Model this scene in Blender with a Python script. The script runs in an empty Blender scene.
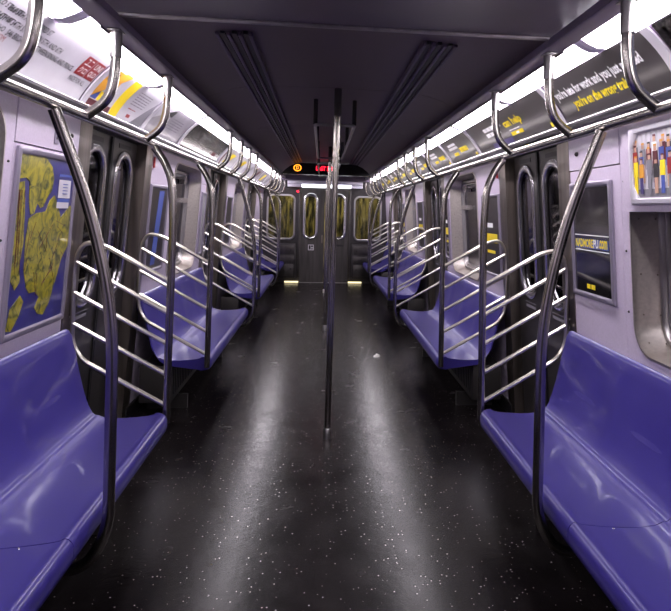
import bpy, bmesh, math, random
from mathutils import Vector, Matrix
random.seed(7)
scene = bpy.context.scene
COL = scene.collection
PI = math.pi
Y_BACK, Y_END = -1.5, 13.9
CAM = Vector((-0.06, 0.0, 1.55))

# ------------------------------------------------------------------ materials
def mat(name, col, rough=0.5, metal=0.0, coat=0.0, spec=0.5, emit=None, estr=0.0, noise=None, bump=None, aniso=None):
    m = bpy.data.materials.new(name); m.use_nodes = True
    nt = m.node_tree; b = nt.nodes['Principled BSDF']
    b.inputs['Base Color'].default_value = (*col, 1)
    b.inputs['Roughness'].default_value = rough
    b.inputs['Metallic'].default_value = metal
    b.inputs['Coat Weight'].default_value = coat
    b.inputs['Coat Roughness'].default_value = 0.08
    b.inputs['Specular IOR Level'].default_value = spec
    if emit:
        b.inputs['Emission Color'].default_value = (*emit, 1); b.inputs['Emission Strength'].default_value = estr
    if noise or bump:
        tc = nt.nodes.new('ShaderNodeTexCoord'); mp = nt.nodes.new('ShaderNodeMapping')
        nt.links.new(tc.outputs['Object'], mp.inputs['Vector'])
    if noise:   # (scale, amount, (sx,sy,sz))
        sc, amt, st = noise
        mp.inputs['Scale'].default_value = st
        n = nt.nodes.new('ShaderNodeTexNoise'); n.inputs['Scale'].default_value = sc; n.inputs['Detail'].default_value = 4
        nt.links.new(mp.outputs['Vector'], n.inputs['Vector'])
        r = nt.nodes.new('ShaderNodeValToRGB')
        r.color_ramp.elements[0].position = 0.3; r.color_ramp.elements[1].position = 0.7
        r.color_ramp.elements[0].color = (*[c * (1 - amt) for c in col], 1)
        r.color_ramp.elements[1].color = (*[min(1, c * (1 + amt)) for c in col], 1)
        nt.links.new(n.outputs['Fac'], r.inputs['Fac']); nt.links.new(r.outputs['Color'], b.inputs['Base Color'])
        mr = nt.nodes.new('ShaderNodeMapRange'); mr.inputs['To Min'].default_value = max(0.02, rough * 0.8); mr.inputs['To Max'].default_value = rough * 1.25
        nt.links.new(n.outputs['Fac'], mr.inputs['Value']); nt.links.new(mr.outputs['Result'], b.inputs['Roughness'])
    if bump:    # (scale, strength)
        n2 = nt.nodes.new('ShaderNodeTexNoise'); n2.inputs['Scale'].default_value = bump[0]; n2.inputs['Detail'].default_value = 2
        nt.links.new(tc.outputs['Object'], n2.inputs['Vector'])
        bp = nt.nodes.new('ShaderNodeBump'); bp.inputs['Strength'].default_value = bump[1]; bp.inputs['Distance'].default_value = 0.002
        nt.links.new(n2.outputs['Fac'], bp.inputs['Height']); nt.links.new(bp.outputs['Normal'], b.inputs['Normal'])
    return m

M = {}
M['steel'] = mat('polished_steel', (.42, .395, .365), .24, 1.0, noise=(30, .12, (1, 1, .2)))
M['dull_steel'] = mat('brushed_steel', (.42, .40, .40), .36, 1.0, noise=(18, .15, (1, 1, .15)))
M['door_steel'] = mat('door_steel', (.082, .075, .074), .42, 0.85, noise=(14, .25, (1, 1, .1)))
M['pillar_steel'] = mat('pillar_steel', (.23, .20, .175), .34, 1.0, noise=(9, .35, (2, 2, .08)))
M['reveal_steel'] = mat('reveal_steel', (.46, .42, .39), .38, 0.9, noise=(60, .10, (1, 1, 1)), bump=(180, .15))
M['bright_steel'] = mat('bright_steel', (.72, .71, .72), .22, 1.0)
M['wall'] = mat('wall_laminate', (.60, .52, .65), .38, 0.0, coat=.25, noise=(90, .06, (1, 1, 1)))
M['wall_frame'] = mat('grey_frame', (.27, .24, .31), .38, .3)
M['wall_back'] = mat('dark_backing', (.02, .018, .022), .7)
M['ceil'] = mat('ceiling_laminate', (.150, .112, .132), .42, 0.0, noise=(120, .18, (1, 1, 1)))
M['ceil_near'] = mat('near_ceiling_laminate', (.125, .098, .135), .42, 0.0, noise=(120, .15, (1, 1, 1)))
M['ceil_edge'] = mat('ceiling_edge_panel', (.13, .10, .15), .36, 0.2)
M['lip'] = mat('ceiling_lip', (.24, .20, .28), .30, .3)
M['ledge'] = mat('card_ledge', (.10, .095, .11), .35, .8)
M['bar'] = mat('divider_bar_steel', (.74, .70, .62), .30, 1.0)
M['black'] = mat('black_rubber', (.008, .007, .008), .5)
M['dark_panel'] = mat('dark_end_wall', (.045, .040, .042), .42, .55, noise=(40, .2, (1, 1, 1)))
M['seat'] = mat('purple_seat_plastic', (.042, .031, .225), .40, 0.0, coat=.45, spec=.28, noise=(260, .10, (1, 1, 1)), bump=(220, .03))
M['heater'] = mat('under_seat_steel', (.06, .055, .055), .45, .7)
M['lens'] = mat('lamp_lens', (.9, .88, .95), .4, emit=(1.0, .93, 1.0), estr=27)
M['cap'] = mat('lamp_end_cap', (.80, .76, .88), .35)
M['trim_white'] = mat('pale_trim', (.70, .67, .74), .28, .4)
M['ad_white'] = mat('white_card', (.62, .60, .65), .35, coat=.3, noise=(6, .06, (1, 1, 1)))
M['ad_grey'] = mat('grey_card', (.36, .34, .38), .35, coat=.3, noise=(5, .35, (1, 1, 1)))
M['ad_black'] = mat('charcoal_card', (.030, .025, .027), .33, coat=.35, noise=(7, .3, (1, 1, 1)))
M['ad_glossy'] = mat('glossy_black_card', (.012, .011, .012), .12, coat=.6)
M['ink'] = mat('black_ink', (.012, .01, .012), .5)
M['ink_red'] = mat('red_ink', (.30, .008, .012), .45)
M['ink_white'] = mat('white_ink', (.93, .93, .93), .5)
M['ink_grey'] = mat('grey_ink', (.22, .21, .24), .5)
M['ink_yellow'] = mat('yellow_ink', (.95, .74, .01), .5)
M['ink_orange'] = mat('orange_ink', (.75, .35, .03), .5)
M['ink_blue'] = mat('blue_ink', (.06, .10, .40), .5)
M['ink_maroon'] = mat('maroon_ink', (.10, .01, .02), .5)
M['screen_text'] = mat('screen_text', (.1, .1, .2), .5, emit=(.35, .40, .8), estr=.35)
M['map_blue'] = mat('map_water', (.034, .032, .20), .30, coat=.5, noise=(9, .2, (1, 1, 1)))
M['sign_black'] = mat('sign_black', (.006, .005, .006), .2, coat=.3)
M['led_red'] = mat('led_red', (.3, 0, 0), .5, emit=(1, .01, .03), estr=6)
M['led_orange'] = mat('led_orange', (.3, .1, 0), .5, emit=(1, .28, .02), estr=3.5)
M['paper'] = mat('paper_scrap', (.8, .78, .74), .7)
M['end_tube'] = mat('end_lamp', (.9, .9, .9), .4, emit=(.93, .95, 1.0), estr=2.6)
M['sill_glow'] = mat('sill_lamp', (.9, .8, .5), .4, emit=(1, .86, .50), estr=1.6)
M['purple_dark'] = mat('purple_plastic_dark', (.05, .035, .16), .35)
M['skin'] = mat('poster_skin_tone', (.60, .36, .26), .5)

def m_map():
    m = mat('map_land', (.36, .33, .02), .32, coat=.5)
    nt = m.node_tree; b = nt.nodes['Principled BSDF']
    tc = nt.nodes.new('ShaderNodeTexCoord')
    n = nt.nodes.new('ShaderNodeTexNoise'); n.inputs['Scale'].default_value = 16; n.inputs['Detail'].default_value = 8; n.inputs['Distortion'].default_value = 1.6
    nt.links.new(tc.outputs['Object'], n.inputs['Vector'])
    r = nt.nodes.new('ShaderNodeValToRGB'); e = r.color_ramp.elements
    e[0].position = .36; e[0].color = (.05, .06, .01, 1); e[1].position = .6; e[1].color = (.42, .36, .02, 1)
    x = e.new(.46); x.color = (.22, .21, .02, 1)
    nt.links.new(n.outputs['Fac'], r.inputs['Fac']); nt.links.new(r.outputs['Color'], b.inputs['Base Color'])
    return m
M['map_land'] = m_map()

def m_floor():
    m = mat('speckled_floor', (.012, .010, .011), .3, spec=.10)
    nt = m.node_tree; b = nt.nodes['Principled BSDF']
    tc = nt.nodes.new('ShaderNodeTexCoord')
    v = nt.nodes.new('ShaderNodeTexVoronoi'); v.inputs['Scale'].default_value = 55
    nt.links.new(tc.outputs['Object'], v.inputs['Vector'])
    sep = nt.nodes.new('ShaderNodeSeparateColor'); nt.links.new(v.outputs['Color'], sep.inputs['Color'])
    # speck radius depends on the random colour of its cell
    mr = nt.nodes.new('ShaderNodeMapRange'); mr.inputs['From Min'].default_value = .55; mr.inputs['From Max'].default_value = 1.0
    mr.inputs['To Min'].default_value = 0.0; mr.inputs['To Max'].default_value = .20
    nt.links.new(sep.outputs['Red'], mr.inputs['Value'])
    lt = nt.nodes.new('ShaderNodeMath'); lt.operation = 'LESS_THAN'
    nt.links.new(v.outputs['Distance'], lt.inputs[0]); nt.links.new(mr.outputs['Result'], lt.inputs[1])
    n = nt.nodes.new('ShaderNodeTexNoise'); n.inputs['Scale'].default_value = 5.0; n.inputs['Detail'].default_value = 3
    nt.links.new(tc.outputs['Object'], n.inputs['Vector'])
    r = nt.nodes.new('ShaderNodeValToRGB'); e = r.color_ramp.elements
    e[0].position = .35; e[0].color = (.0065, .0052, .0056, 1); e[1].position = .75; e[1].color = (.0115, .0092, .0098, 1)
    nt.links.new(n.outputs['Fac'], r.inputs['Fac'])
    mx = nt.nodes.new('ShaderNodeMix'); mx.data_type = 'RGBA'
    nt.links.new(lt.outputs[0], mx.inputs[0]); nt.links.new(r.outputs['Color'], mx.inputs[6]); mx.inputs[7].default_value = (.34, .30, .31, 1)
    nt.links.new(mx.outputs[2], b.inputs['Base Color'])
    rr = nt.nodes.new('ShaderNodeMapRange'); rr.inputs['To Min'].default_value = .17; rr.inputs['To Max'].default_value = .32
    nt.links.new(n.outputs['Fac'], rr.inputs['Value']); nt.links.new(rr.outputs['Result'], b.inputs['Roughness'])
    n3 = nt.nodes.new('ShaderNodeTexNoise'); n3.inputs['Scale'].default_value = 30
    nt.links.new(tc.outputs['Object'], n3.inputs['Vector'])
    bp = nt.nodes.new('ShaderNodeBump'); bp.inputs['Strength'].default_value = .25; bp.inputs['Distance'].default_value = .003
    nt.links.new(n3.outputs['Fac'], bp.inputs['Height']); nt.links.new(bp.outputs['Normal'], b.inputs['Normal'])
    return m
M['floor'] = m_floor()

def m_glass(name, tint):
    m = bpy.data.materials.new(name); m.use_nodes = True
    nt = m.node_tree; nt.nodes.clear()
    o = nt.nodes.new('ShaderNodeOutputMaterial'); mx = nt.nodes.new('ShaderNodeMixShader')
    t = nt.nodes.new('ShaderNodeBsdfTransparent'); t.inputs['Color'].default_value = (*tint, 1)
    g = nt.nodes.new('ShaderNodeBsdfGlossy'); g.inputs['Roughness'].default_value = .04; g.inputs['Color'].default_value = (.9, .88, .92, 1)
    f = nt.nodes.new('ShaderNodeFresnel'); f.inputs['IOR'].default_value = 1.55
    nt.links.new(f.outputs[0], mx.inputs[0]); nt.links.new(t.outputs[0], mx.inputs[1]); nt.links.new(g.outputs[0], mx.inputs[2])
    nt.links.new(mx.outputs[0], o.inputs['Surface'])
    return m
M['glass'] = m_glass('window_glass', (.45, .45, .45))

def m_tunnel():
    m = mat('lit_tunnel_wall', (.5, .42, .12), .8)  # stand-in wall that fills the end windows with streaky yellow
    nt = m.node_tree; b = nt.nodes['Principled BSDF']
    tc = nt.nodes.new('ShaderNodeTexCoord'); mp = nt.nodes.new('ShaderNodeMapping'); mp.inputs['Scale'].default_value = (7, 1, 1.2)
    nt.links.new(tc.outputs['Object'], mp.inputs['Vector'])
    n = nt.nodes.new('ShaderNodeTexNoise'); n.inputs['Scale'].default_value = 2.3; n.inputs['Detail'].default_value = 4
    nt.links.new(mp.outputs['Vector'], n.inputs['Vector'])
    r = nt.nodes.new('ShaderNodeValToRGB'); e = r.color_ramp.elements
    e[0].position = .42; e[0].color = (.03, .028, .008, 1); e[1].position = .62; e[1].color = (.70, .58, .20, 1)
    nt.links.new(n.outputs['Fac'], r.inputs['Fac']); nt.links.new(r.outputs['Color'], b.inputs['Base Color'])
    return m
M['tunnel'] = m_tunnel()

# ------------------------------------------------------------------ helpers
def thing(name, label, cat, loc=(0, 0, 0), group=None):
    o = bpy.data.objects.new(name, None); COL.objects.link(o); o.location = loc
    o.empty_display_size = .1
    o['label'] = label; o['category'] = cat
    if group: o['group'] = group
    return o
def struct_root(name, loc=(0, 0, 0)):
    o = bpy.data.objects.new(name, None); COL.objects.link(o); o.location = loc
    o['kind'] = 'structure'
    return o
def root_of(o):
    while o.parent: o = o.parent
    return o
def obj(name, bm, material, parent=None, label=None, smooth=True, recalc=True):
    """links a world-space bmesh as ONE object (origin at its parent's root, or at its own base)"""
    if recalc: bmesh.ops.recalc_face_normals(bm, faces=bm.faces[:])
    if parent: loc = Vector(root_of(parent).location)
    else:
        xs = [v.co for v in bm.verts]
        loc = Vector(((min(v.x for v in xs) + max(v.x for v in xs)) / 2, (min(v.y for v in xs) + max(v.y for v in xs)) / 2, min(v.z for v in xs)))
    for v in bm.verts: v.co -= loc
    me = bpy.data.meshes.new(name); bm.to_mesh(me); bm.free()
    me.materials.append(material)
    if smooth:
        for p in me.polygons: p.use_smooth = True
        me.set_sharp_from_angle(angle=math.radians(38))
    o = bpy.data.objects.new(name, me); COL.objects.link(o)
    if parent: o.parent = parent
    else: o.location = loc
    if label: o['label'] = label
    return o
def split_obj(name, bm, material, parent, **k):
    """one object for each loose piece of bm"""
    bm.verts.ensure_lookup_table(); seen = set(); out = []
    for v in bm.verts:
        if v in seen: continue
        st = [v]; seen.add(v); comp = []
        while st:
            a = st.pop(); comp.append(a)
            for e in a.link_edges:
                b = e.other_vert(a)
                if b not in seen: seen.add(b); st.append(b)
        nb = bmesh.new(); mp = {a: nb.verts.new(a.co) for a in comp}
        for fc in {fc for a in comp for fc in a.link_faces}: nb.faces.new([mp[a] for a in fc.verts])
        out.append(obj(name, nb, material, parent, **k))
    bm.free(); return out
def tag(o, label, cat, group=None):
    o['label'] = label; o['category'] = cat
    if group: o['group'] = group
    return o
def struct(name, bm, m, **k):
    o = obj(name, bm, m, **k); o['kind'] = 'structure'; return o

def box(bm, x0, x1, y0, y1, z0, z1, bev=0.0):
    if x0 > x1: x0, x1 = x1, x0
    if y0 > y1: y0, y1 = y1, y0
    r = bmesh.ops.create_cube(bm, size=1.0)
    vs = r['verts']
    for v in vs:
        v.co = Vector((x0 if v.co.x < 0 else x1, y0 if v.co.y < 0 else y1, z0 if v.co.z < 0 else z1))
    if bev:
        es = list({e for v in vs for e in v.link_edges})
        bmesh.ops.bevel(bm, geom=es, offset=bev, segments=2, affect='EDGES', profile=.5)
    return bm
def fillet(pts, rad, n=7):
    pts = [Vector(p) for p in pts]
    if not isinstance(rad, (list, tuple)): rad = [rad] * len(pts)
    out = [pts[0]]
    for i in range(1, len(pts) - 1):
        a, b, c = pts[i - 1], pts[i], pts[i + 1]
        d1 = (a - b); d2 = (c - b)
        r = min(rad[i], d1.length * .49, d2.length * .49)
        p = b + d1.normalized() * r; q = b + d2.normalized() * r
        for k in range(n + 1):
            t = k / n
            out.append(p * (1 - t) ** 2 + b * 2 * t * (1 - t) + q * t * t)
    out.append(pts[-1])
    return out
def tube(bm, pts, r, seg=14, caps=True):
    pts = [Vector(p) for p in pts]
    q = [pts[0]]
    for p in pts[1:]:
        if (p - q[-1]).length > 1e-5: q.append(p)
    pts = q
    t0 = (pts[1] - pts[0]).normalized()
    up = Vector((0, 0, 1)) if abs(t0.z) < .9 else Vector((0, 1, 0))
    n = t0.cross(up).normalized()
    rings = []; prev = t0
    for i, p in enumerate(pts):
        if i == 0: t = t0
        elif i == len(pts) - 1: t = (pts[-1] - pts[-2]).normalized()
        else: t = ((pts[i + 1] - p).normalized() + (p - pts[i - 1]).normalized()).normalized()
        n = prev.rotation_difference(t) @ n; prev = t
        b = t.cross(n).normalized()
        rr = r[i] if isinstance(r, (list, tuple)) else r
        rings.append([bm.verts.new(p + (n * math.cos(2 * PI * k / seg) + b * math.sin(2 * PI * k / seg)) * rr) for k in range(seg)])
    for A, B in zip(rings, rings[1:]):
        for k in range(seg):
            bm.faces.new((A[k], A[(k + 1) % seg], B[(k + 1) % seg], B[k]))
    if caps:
        bm.faces.new(rings[0][::-1]); bm.faces.new(rings[-1])
    return bm
def lathe(bm, cx, cy, prof, seg=20):
    rings = []
    for r, z in prof:
        rings.append([bm.verts.new((cx + r * math.cos(2 * PI * k / seg), cy + r * math.sin(2 * PI * k / seg), z)) for k in range(seg)])
    for A, B in zip(rings, rings[1:]):
        for k in range(seg): bm.faces.new((A[k], A[(k + 1) % seg], B[(k + 1) % seg], B[k]))
    bm.faces.new(rings[0][::-1]); bm.faces.new(rings[-1])
    return bm
def sweep(bm, prof, y0, y1, s=1, closed=True, n=1, yfun=None):
    """prof: list of (X,z); extruded along y on side s"""
    ys = [y0 + (y1 - y0) * i / n for i in range(n + 1)]
    rows = []
    for y in ys:
        row = []
        for i, (X, z) in enumerate(prof):
            if yfun: X2, z2, yy = yfun(i, X, z, y)
            else: X2, z2, yy = X, z, y
            row.append(bm.verts.new((s * X2, yy, z2)))
        rows.append(row)
    L = len(prof); rng = L if closed else L - 1
    for A, B in zip(rows, rows[1:]):
        for k in range(rng): bm.faces.new((A[k], A[(k + 1) % L], B[(k + 1) % L], B[k]))
    if closed:
        bm.faces.new(rows[0][::-1]); bm.faces.new(rows[-1])
    return bm
def rr_ray(th, hw, hh, r):
    r = min(r, hw, hh); c, s_ = math.cos(th), math.sin(th)
    lo, hi = 0, hw + hh
    for _ in range(40):
        m = (lo + hi) / 2
        x, y = abs(m * c), abs(m * s_)
        qx, qy = x - (hw - r), y - (hh - r)
        d = math.hypot(max(qx, 0), max(qy, 0)) + min(max(qx, qy), 0) - r
        if d < 0: lo = m
        else: hi = m
    return lo
def rr_pts(cu, cv, hw, hh, r, extra=(), N=48):
    th = sorted({round(2 * PI * k / N, 6) for k in range(N)} | {round(e % (2 * PI), 6) for e in extra})
    # more rays where the corners are
    a0 = math.atan2(hh - r, hw); a1 = math.atan2(hh, hw - r if hw > r else 1e-4)
    cs = []
    for q in range(9):
        a = a0 + (a1 - a0) * q / 8
        cs += [a, PI - a, PI + a, 2 * PI - a]
    th = sorted(set(th) | {round(a % (2 * PI), 6) for a in cs})
    return th, [(cu + rr_ray(t, hw, hh, r) * math.cos(t), cv + rr_ray(t, hw, hh, r) * math.sin(t)) for t in th]
def ring_loft(bm, loops):
    """loops: list of equal-length closed loops of 3-D points"""
    R = [[bm.verts.new(p) for p in L] for L in loops]
    for A, B in zip(R, R[1:]):
        n = len(A)
        for k in range(n): bm.faces.new((A[k], A[(k + 1) % n], B[(k + 1) % n], B[k]))
    return R
def plate_hole(bm, f, u0, u1, v0, v1, hu0, hu1, hv0, hv1, r, depth, thick=.02):
    """plate in the (u,v) plane, f(u,v,d) -> 3-D (d = depth away from the viewer), with a rounded hole whose reveal runs back `depth`"""
    cu, cv = (hu0 + hu1) / 2, (hv0 + hv1) / 2; hw, hh = (hu1 - hu0) / 2, (hv1 - hv0) / 2
    cor = [math.atan2(b - cv, a - cu) for a in (u0, u1) for b in (v0, v1)]
    th, hole = rr_pts(cu, cv, hw, hh, r, cor)
    outer = []
    for t in th:
        c, s_ = math.cos(t), math.sin(t); k = 1e9
        if c > 1e-9: k = min(k, (u1 - cu) / c)
        if c < -1e-9: k = min(k, (u0 - cu) / c)
        if s_ > 1e-9: k = min(k, (v1 - cv) / s_)
        if s_ < -1e-9: k = min(k, (v0 - cv) / s_)
        outer.append((cu + k * c, cv + k * s_))
    ring_loft(bm, [[f(a, b, thick) for a, b in outer], [f(a, b, 0) for a, b in outer], [f(a, b, 0) for a, b in hole], [f(a, b, depth) for a, b in hole]])
    return hole
def rr_frame(bm, f, cu, cv, hw, hh, r, w, d0, d1):
    """rounded-rectangle ring frame of width w (outer half sizes hw, hh), from depth d0 (front) to d1 (back)"""
    th, o = rr_pts(cu, cv, hw, hh, r)
    i_ = [(cu + rr_ray(t, hw - w, hh - w, max(r - w, .005)) * math.cos(t), cv + rr_ray(t, hw - w, hh - w, max(r - w, .005)) * math.sin(t)) for t in th]
    mid = lambda A, B, k: [(a[0] * (1 - k) + b[0] * k, a[1] * (1 - k) + b[1] * k) for a, b in zip(A, B)]
    loops = [[f(a, b, d1) for a, b in o], [f(a, b, d0 + .3 * (d1 - d0)) for a, b in o], [f(a, b, d0) for a, b in mid(o, i_, .22)],
             [f(a, b, d0) for a, b in mid(o, i_, .78)], [f(a, b, d0 + .3 * (d1 - d0)) for a, b in i_], [f(a, b, d1) for a, b in i_]]
    ring_loft(bm, loops + [loops[0]])
    bmesh.ops.remove_doubles(bm, verts=bm.verts[:], dist=1e-6)
    return bm
def rr_disc(bm, f, cu, cv, hw, hh, r, d, thick=.004):
    th, o = rr_pts(cu, cv, hw, hh, r)
    A = [bm.verts.new(f(a, b, d)) for a, b in o]; B = [bm.verts.new(f(a, b, d + thick)) for a, b in o]
    bm.faces.new(A); bm.faces.new(B[::-1]); n = len(A)
    for k in range(n): bm.faces.new((A[k], B[k], B[(k + 1) % n], A[(k + 1) % n]))
    return bm
def slab(bm, f, u0, u1, v0, v1, d0, d1, nu=1, nv=1):
    """box in (u,v,d) space following a mapped surface"""
    g = {}
    for k, d in enumerate((d0, d1)):
        for i in range(nu + 1):
            for j in range(nv + 1):
                g[k, i, j] = bm.verts.new(f(u0 + (u1 - u0) * i / nu, v0 + (v1 - v0) * j / nv, d))
    for i in range(nu):
        for j in range(nv):
            bm.faces.new((g[0, i, j], g[0, i + 1, j], g[0, i + 1, j + 1], g[0, i, j + 1]))
            bm.faces.new((g[1, i, j], g[1, i, j + 1], g[1, i + 1, j + 1], g[1, i + 1, j]))
    for i in range(nu):
        bm.faces.new((g[0, i, 0], g[1, i, 0], g[1, i + 1, 0], g[0, i + 1, 0])); bm.faces.new((g[0, i, nv], g[0, i + 1, nv], g[1, i + 1, nv], g[1, i, nv]))
    for j in range(nv):
        bm.faces.new((g[0, 0, j], g[0, 0, j + 1], g[1, 0, j + 1], g[1, 0, j])); bm.faces.new((g[0, nu, j], g[1, nu, j], g[1, nu, j + 1], g[0, nu, j + 1]))
    return bm
def poly(bm, f, pts, d0, d1):
    A = [bm.verts.new(f(a, b, d0)) for a, b in pts]; B = [bm.verts.new(f(a, b, d1)) for a, b in pts]
    bm.faces.new(A); bm.faces.new(B[::-1]); n = len(A)
    for k in range(n): bm.faces.new((A[k], B[k], B[(k + 1) % n], A[(k + 1) % n]))
    return bm
def text_bm(s, f, u, v, h, w, d=-.0016, shear=0.0, bold=.0):
    """lettering as a mesh: string s fitted into width w and height h, its lower-left at (u,v) of the mapped surface"""
    cu = bpy.data.curves.new('lettering', 'FONT'); cu.body = s; cu.size = 1; cu.resolution_u = 2; cu.offset = bold; cu.shear = shear
    to = bpy.data.objects.new('lettering', cu); COL.objects.link(to)
    dg = bpy.context.evaluated_depsgraph_get()
    me = bpy.data.meshes.new_from_object(to.evaluated_get(dg))
    bpy.data.objects.remove(to); bpy.data.curves.remove(cu)
    bm = bmesh.new(); bm.from_mesh(me); bpy.data.meshes.remove(me)
    xs = [q.co.x for q in bm.verts]; ys = [q.co.y for q in bm.verts]
    x0, x1, y0, y1 = min(xs), max(xs), min(ys), max(ys)
    for q in bm.verts:
        q.co = Vector(f(u + (q.co.x - x0) / (x1 - x0) * w, v + (q.co.y - y0) / (y1 - y0) * h, d))
    return bm
def text(name, s, f, u, v, h, w, m, parent, **k):
    return obj(name, text_bm(s, f, u, v, h, w, **k), m, parent, smooth=False, recalc=False)

# ------------------------------------------------------------------ sections of the car
W = lambda z: 1.378 - .068 * (z - .85)               # inner wall surface (leans in towards the top)
DOORS = [(3.53, 4.78), (7.22, 8.55), (11.0, 12.33)]
BANKS = [(Y_BACK, 3.53), (4.78, 7.22), (8.55, 11.0), (12.33, Y_END)]
SIDE = {-1: 'left', 1: 'right'}
NEAR = ['nearest', 'second', 'third', 'farthest']
def wallmap(s):     # u runs along +y, v = height, d = depth into the wall
    return lambda u, v, d: (s * (W(v) + d), u, v)

# floor
bm = bmesh.new(); box(bm, -1.5, 1.5, Y_BACK, Y_END + .05, -.05, 0); struct('floor', bm, M['floor'])
bm = bmesh.new(); box(bm, -1.5, 1.5, Y_BACK - .06, Y_BACK, -.05, 2.5); struct('wall_back', bm, M['dark_panel'])

# side walls
for s in (-1, 1):
    f = wallmap(s)
    bm = bmesh.new()
    g = .0025
    for bi, (a, b) in enumerate(BANKS):
        top = 2.02
        if bi == 0: h = (1.15, 2.68, .95, 1.93 if s < 0 else 1.74)
        elif bi == 1: h = (5.62, 6.80, .95, 1.93)
        elif bi == 2: h = (9.40, 10.56, .95, 1.93)
        else: h = None
        if bi == 0 and s > 0: h = (1.15, 2.75, .95, 1.74)
        if h:
            slab(bm, f, a, h[0] - .09 - g, 0, top, 0, .02, 1, 4)
            plate_hole(bm, f, h[0] - .09, h[1] + .09, 0, top, h[0] - .006, h[1] + .006, h[2] - .006, h[3] + .006, .136, .02)
            slab(bm, f, h[1] + .09 + g, b - .085, 0, 1.80, 0, .02, 1, 4)
            slab(bm, f, h[1] + .09 + g, b - .085, 1.806, top, -.004, .02, 1, 4)
        else:
            slab(bm, f, a + .085, b, 0, top, 0, .02, 1, 4)
    wl = struct('wall_' + SIDE[s], bm, M['wall'])
    # dark backing behind the panel gaps, split around the windows and doors
    bm = bmesh.new()
    for bi, (a, b) in enumerate(BANKS):
        hs = [(1.15, 2.68), (5.62, 6.80), (9.40, 10.56), None][bi]
        segs = [(a, hs[0] - .03), (hs[1] + .03, b)] if hs else [(a, b)]
        if s > 0 and bi == 0: segs = [(a, hs[0] - .03), (2.80, b)]
        for p, q in segs: slab(bm, f, p, q, 0, 2.02, .022, .06)
    struct('trim_' + ('1' if s < 0 else '2'), bm, M['wall_back'])
    # baseboard cove
    for bi, (a, b) in enumerate(BANKS): pass
    bm = bmesh.new()
    for a, b in BANKS: slab(bm, f, a, b, 0.001, .10, -.012, -.001)
    struct('baseboard_' + SIDE[s], bm, M['black'])
    # screws on the wall panels
    # upper wall slope behind the advertising cards and light strip
    bm = bmesh.new()
    sweep(bm, [(1.36, 2.02), (1.235, 2.012), (1.225, 2.03), (1.06, 2.235), (.95, 2.30), (.885, 2.30), (.885, 2.45), (1.42, 2.45), (1.42, 2.02)], Y_BACK, Y_END, s)
    struct('trim_' + ('3' if s < 0 else '4'), bm, M['ceil_edge'])

# windows
wn = 0
for s in (-1, 1):
    f = wallmap(s)
    for bi, (y0, y1) in enumerate([(1.15, 2.68), (5.62, 6.80), (9.40, 10.56)]):
        wn += 1
        if s > 0 and bi == 0: y1 = 2.75
        z0, z1 = .95, (1.74 if (s > 0 and bi == 0) else 1.93)
        w = struct_root('window_%d' % wn, (s * W(z0), (y0 + y1) / 2, z0))
        cu, cv, hw, hh = (y0 + y1) / 2, (z0 + z1) / 2, (y1 - y0) / 2, (z1 - z0) / 2
        bm = bmesh.new(); th, o = rr_pts(cu, cv, hw, hh, .13)
        th, o2 = rr_pts(cu, cv, hw - .03, hh - .03, .11)
        th, o3 = rr_pts(cu, cv, hw + .012, hh + .012, .14)
        ring_loft(bm, [[f(a, b, .0) for a, b in o3], [f(a, b, -.006) for a, b in o3], [f(a, b, -.008) for a, b in o], [f(a, b, .02) for a, b in o], [f(a, b, .13) for a, b in o2]])
        obj('window_reveal', bm, M['reveal_steel'], w, recalc=False)
        bm = bmesh.new(); rr_frame(bm, f, cu, cv, hw - .028, hh - .028, .11, .035, .105, .15)
        rr_frame(bm, f, cu, cv, hw - .062, hh - .062, .09, .022, .12, .15)
        obj('window_frame', bm, M['dull_steel'], w)
        bm = bmesh.new(); rr_disc(bm, f, cu, cv, hw - .07, hh - .07, .08, .136, .006)
        obj('glass', bm, M['glass'], w)
        if not (s > 0 and bi == 0):
            bm = bmesh.new(); slab(bm, f, y0 + .06, y1 - .06, 1.60, 1.645, .10, .14)
            obj('window_bar', bm, M['bright_steel'], w)
            bm = bmesh.new(); tube(bm, [f(y0 + .15, 1.83, .10), f(y1 - .15, 1.83, .10)], .012, 8)
            box_y = (y0 + y1) / 2
            slab(bm, f, box_y + .2, box_y + .3, 1.78, 1.86, .08, .13)
            split_obj('window_latch', bm, M['bright_steel'], w)
        # rivets around the reveal
        bm = bmesh.new()
        for zz in (1.0, 1.12, 1.3, 1.55):
            for dd in (.03, .10):
                p = Vector(f(y1 - dd * .25 - (.05 if zz < 1.05 else .012 if zz < 1.2 else 0.0), zz, dd))
                bmesh.ops.create_icosphere(bm, subdivisions=1, radius=.0045, matrix=Matrix.Translation(p))
        split_obj('rivet', bm, M['pillar_steel'], w)

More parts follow.
